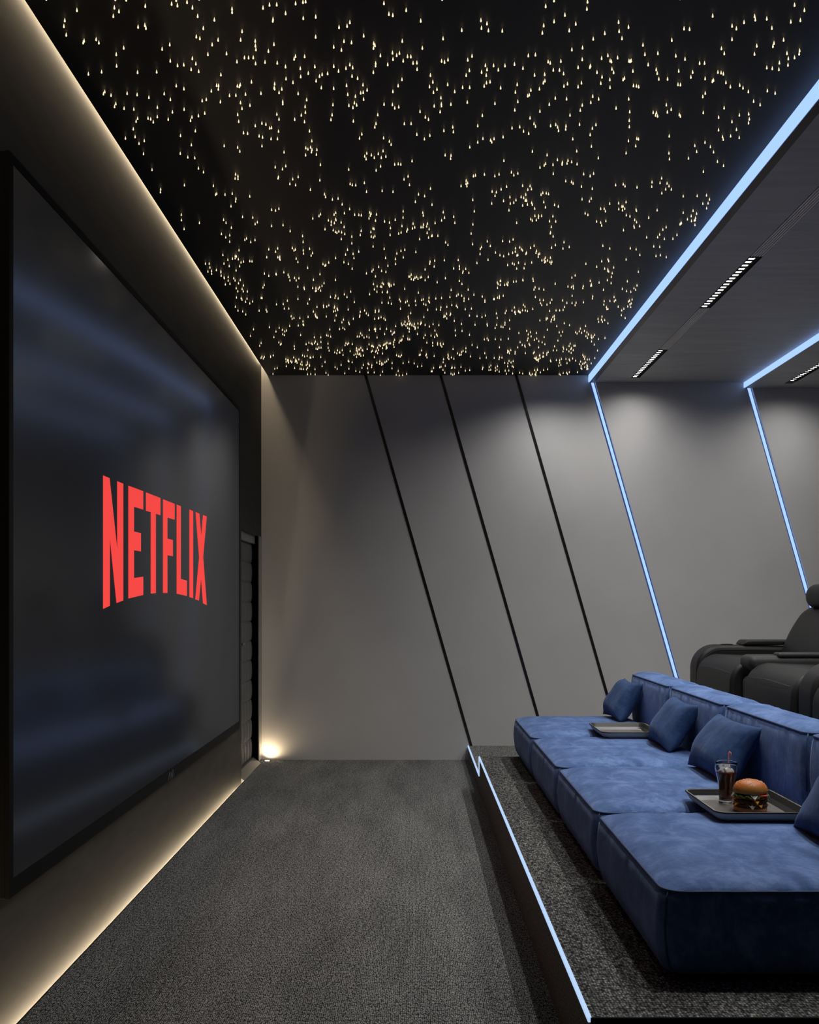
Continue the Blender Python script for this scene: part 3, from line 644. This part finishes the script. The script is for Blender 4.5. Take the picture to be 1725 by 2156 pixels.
# ================================================================ RECLINERS  (local: x from front to back, y across, z up from the rear platform)
def arc(cx,cz,r,a0,a1,n=8): return [(cx+r*math.cos(R(a0+(a1-a0)*k/n)), cz+r*math.sin(R(a0+(a1-a0)*k/n))) for k in range(n+1)]
def arm(t, y0, y1, top, mt, cup=True, pad=True):
    f = 0.0
    prof = [(.06,.03),(.02,.06)] + [(0,.25)] + arc(.19,top-.19,.19,180,90,10) + [(.80,top-.012),(.84,.10),(.80,.03)]
    a = obj('armrest', PR(prof,'y',y0,y1), mt, t, smooth=True, bev=.035, seg=5)
    m2 = a.modifiers.new('wn','WEIGHTED_NORMAL')
    bm = bmesh.new()
    seam = [(x,z) for x,z in arc(.19+.0,top-.19,.19-.012,178,92,12)] + [(.5,top-.014),(.8,top-.026)]
    tube(bm, [(x+.012,y0-.001,z-.022) for x,z in seam], .0015, 5)
    obj('seam', bm, M['stitch'], a, smooth=True)
    if cup:
        bm = bmesh.new(); lathe(bm, [(.046,.004),(.050,.004),(.050,-.002),(.046,-.002),(.042,.0005),(0,.0005)], 32)
        obj('cup_holder', bm, M['black_metal'], a, smooth=True, loc=(.27,(y0+y1)/2,top))
    if pad:
        obj('arm_pad', soft_box((.40,y0+.01,top-.002),(.84,y1-.01,top+.038),.014,lambda q:(q[0]-(.03 if q[0]<.45 else 0)*(1-(q[2]-top)/.04),q[1],q[2]),(6,3,1),3), mt, a, smooth=True)
    return a
def recliner(y_far, label, arm_mt, cup, pad, console=False, width=1.14, aw=.23):
    t = thing('recliner', label, 'armchair', (2.25,y_far-width,.48), 0, 'black leather recliners on the rear platform')
    # local y : 0 .. width, far arm at the top end
    ya, yb = .0, width-aw
    if console:
        y0,y1 = yb-.02, width-.004
        c = obj('armrest', soft_box((.03,y0,.415),(.95,y1,.545),.045,lambda q:(q[0]+(.05*max(0,(.48-q[2])/.07) if q[0]<.12 else 0),q[1],q[2]),(10,3,2),4), arm_mt, t, smooth=True)
        obj('arm_pad', soft_box((.22,y0+.0,.53),(.93,y0+.11,.565),.016,None,(6,3,1),3), arm_mt, c, smooth=True)
        obj('side_panel', soft_box((.04,y0+.02,.02),(.80,y1-.02,.40),.05,lambda q:(q[0],q[1],q[2]-(.10*max(0,min(1,(q[0]-.10)/.25)) if q[2]>.3 else 0)),(14,3,4),4), arm_mt, t, smooth=True)
    else: arm(t, yb+.004, width-.004, .565, arm_mt, cup, pad)
    prof = [(.05,.06),(.0,.10),(-.02,.20),(-.015,.32)] + arc(.15,.335,.165,175,95,9) + [(.5,.485),(.72,.475),(.74,.32),(.6,.10)]
    s = obj('seat_cushion', PR(prof,'y',ya+.03,yb-.02), M['leather'], t, smooth=True, bev=.04, seg=5)
    s.modifiers.new('wn','WEIGHTED_NORMAL')
    bm = bmesh.new(); y1 = yb-.028
    for zc, xo in ((.40,-.008),(.18,-.020)):
        pts = [(xo+.035*(abs(2*k/14-1)**6)-.004+.0, ya+.035+(y1-ya-.035)*k/14, zc+.02*math.sin(math.pi*k/14)) for k in range(15)]
        tube(bm, pts, .0016, 5)
    obj('seam', bm, M['stitch'], s, smooth=True)
    obj('base', B((.08,.80,ya+.04,width-.04,0,.08)), M['black_matte'], t)
    def lean(q):
        x,y,z = q; h = (z-.36)/.55; yc = (ya+yb)/2
        x += .20*h + .10*max(0,h-.3)**2*1.2 - .02*math.sin(math.pi*max(0,min(1,h)))
        k = 1-.16*max(0,h-.45)**1.5
        return (x, yc+(y-yc)*k, z)
    obj('backrest', soft_box((.60,ya+.02,.34),(.86,yb-.01,.88),.085,lean,(6,12,12),5), M['leather'], t, smooth=True)
    def hd(q): return q
    obj('headrest', soft_box((.79,ya+.12,.855),(.97,yb-.11,1.045),.088,hd,(2,10,2),7), M['leather'], t, smooth=True)
    return t
recliner(8.13,'black leather recliner with headrest, farthest back beside the back wall',M['leather'],True,True)
recliner(6.99,'black leather recliner in the middle, its armrest toned as if lit, beside the far one',M['leather_lit'],True,False,True)
recliner(5.85,'black leather recliner cut off by the right edge, behind the blue sofa',M['leather'],False,False)
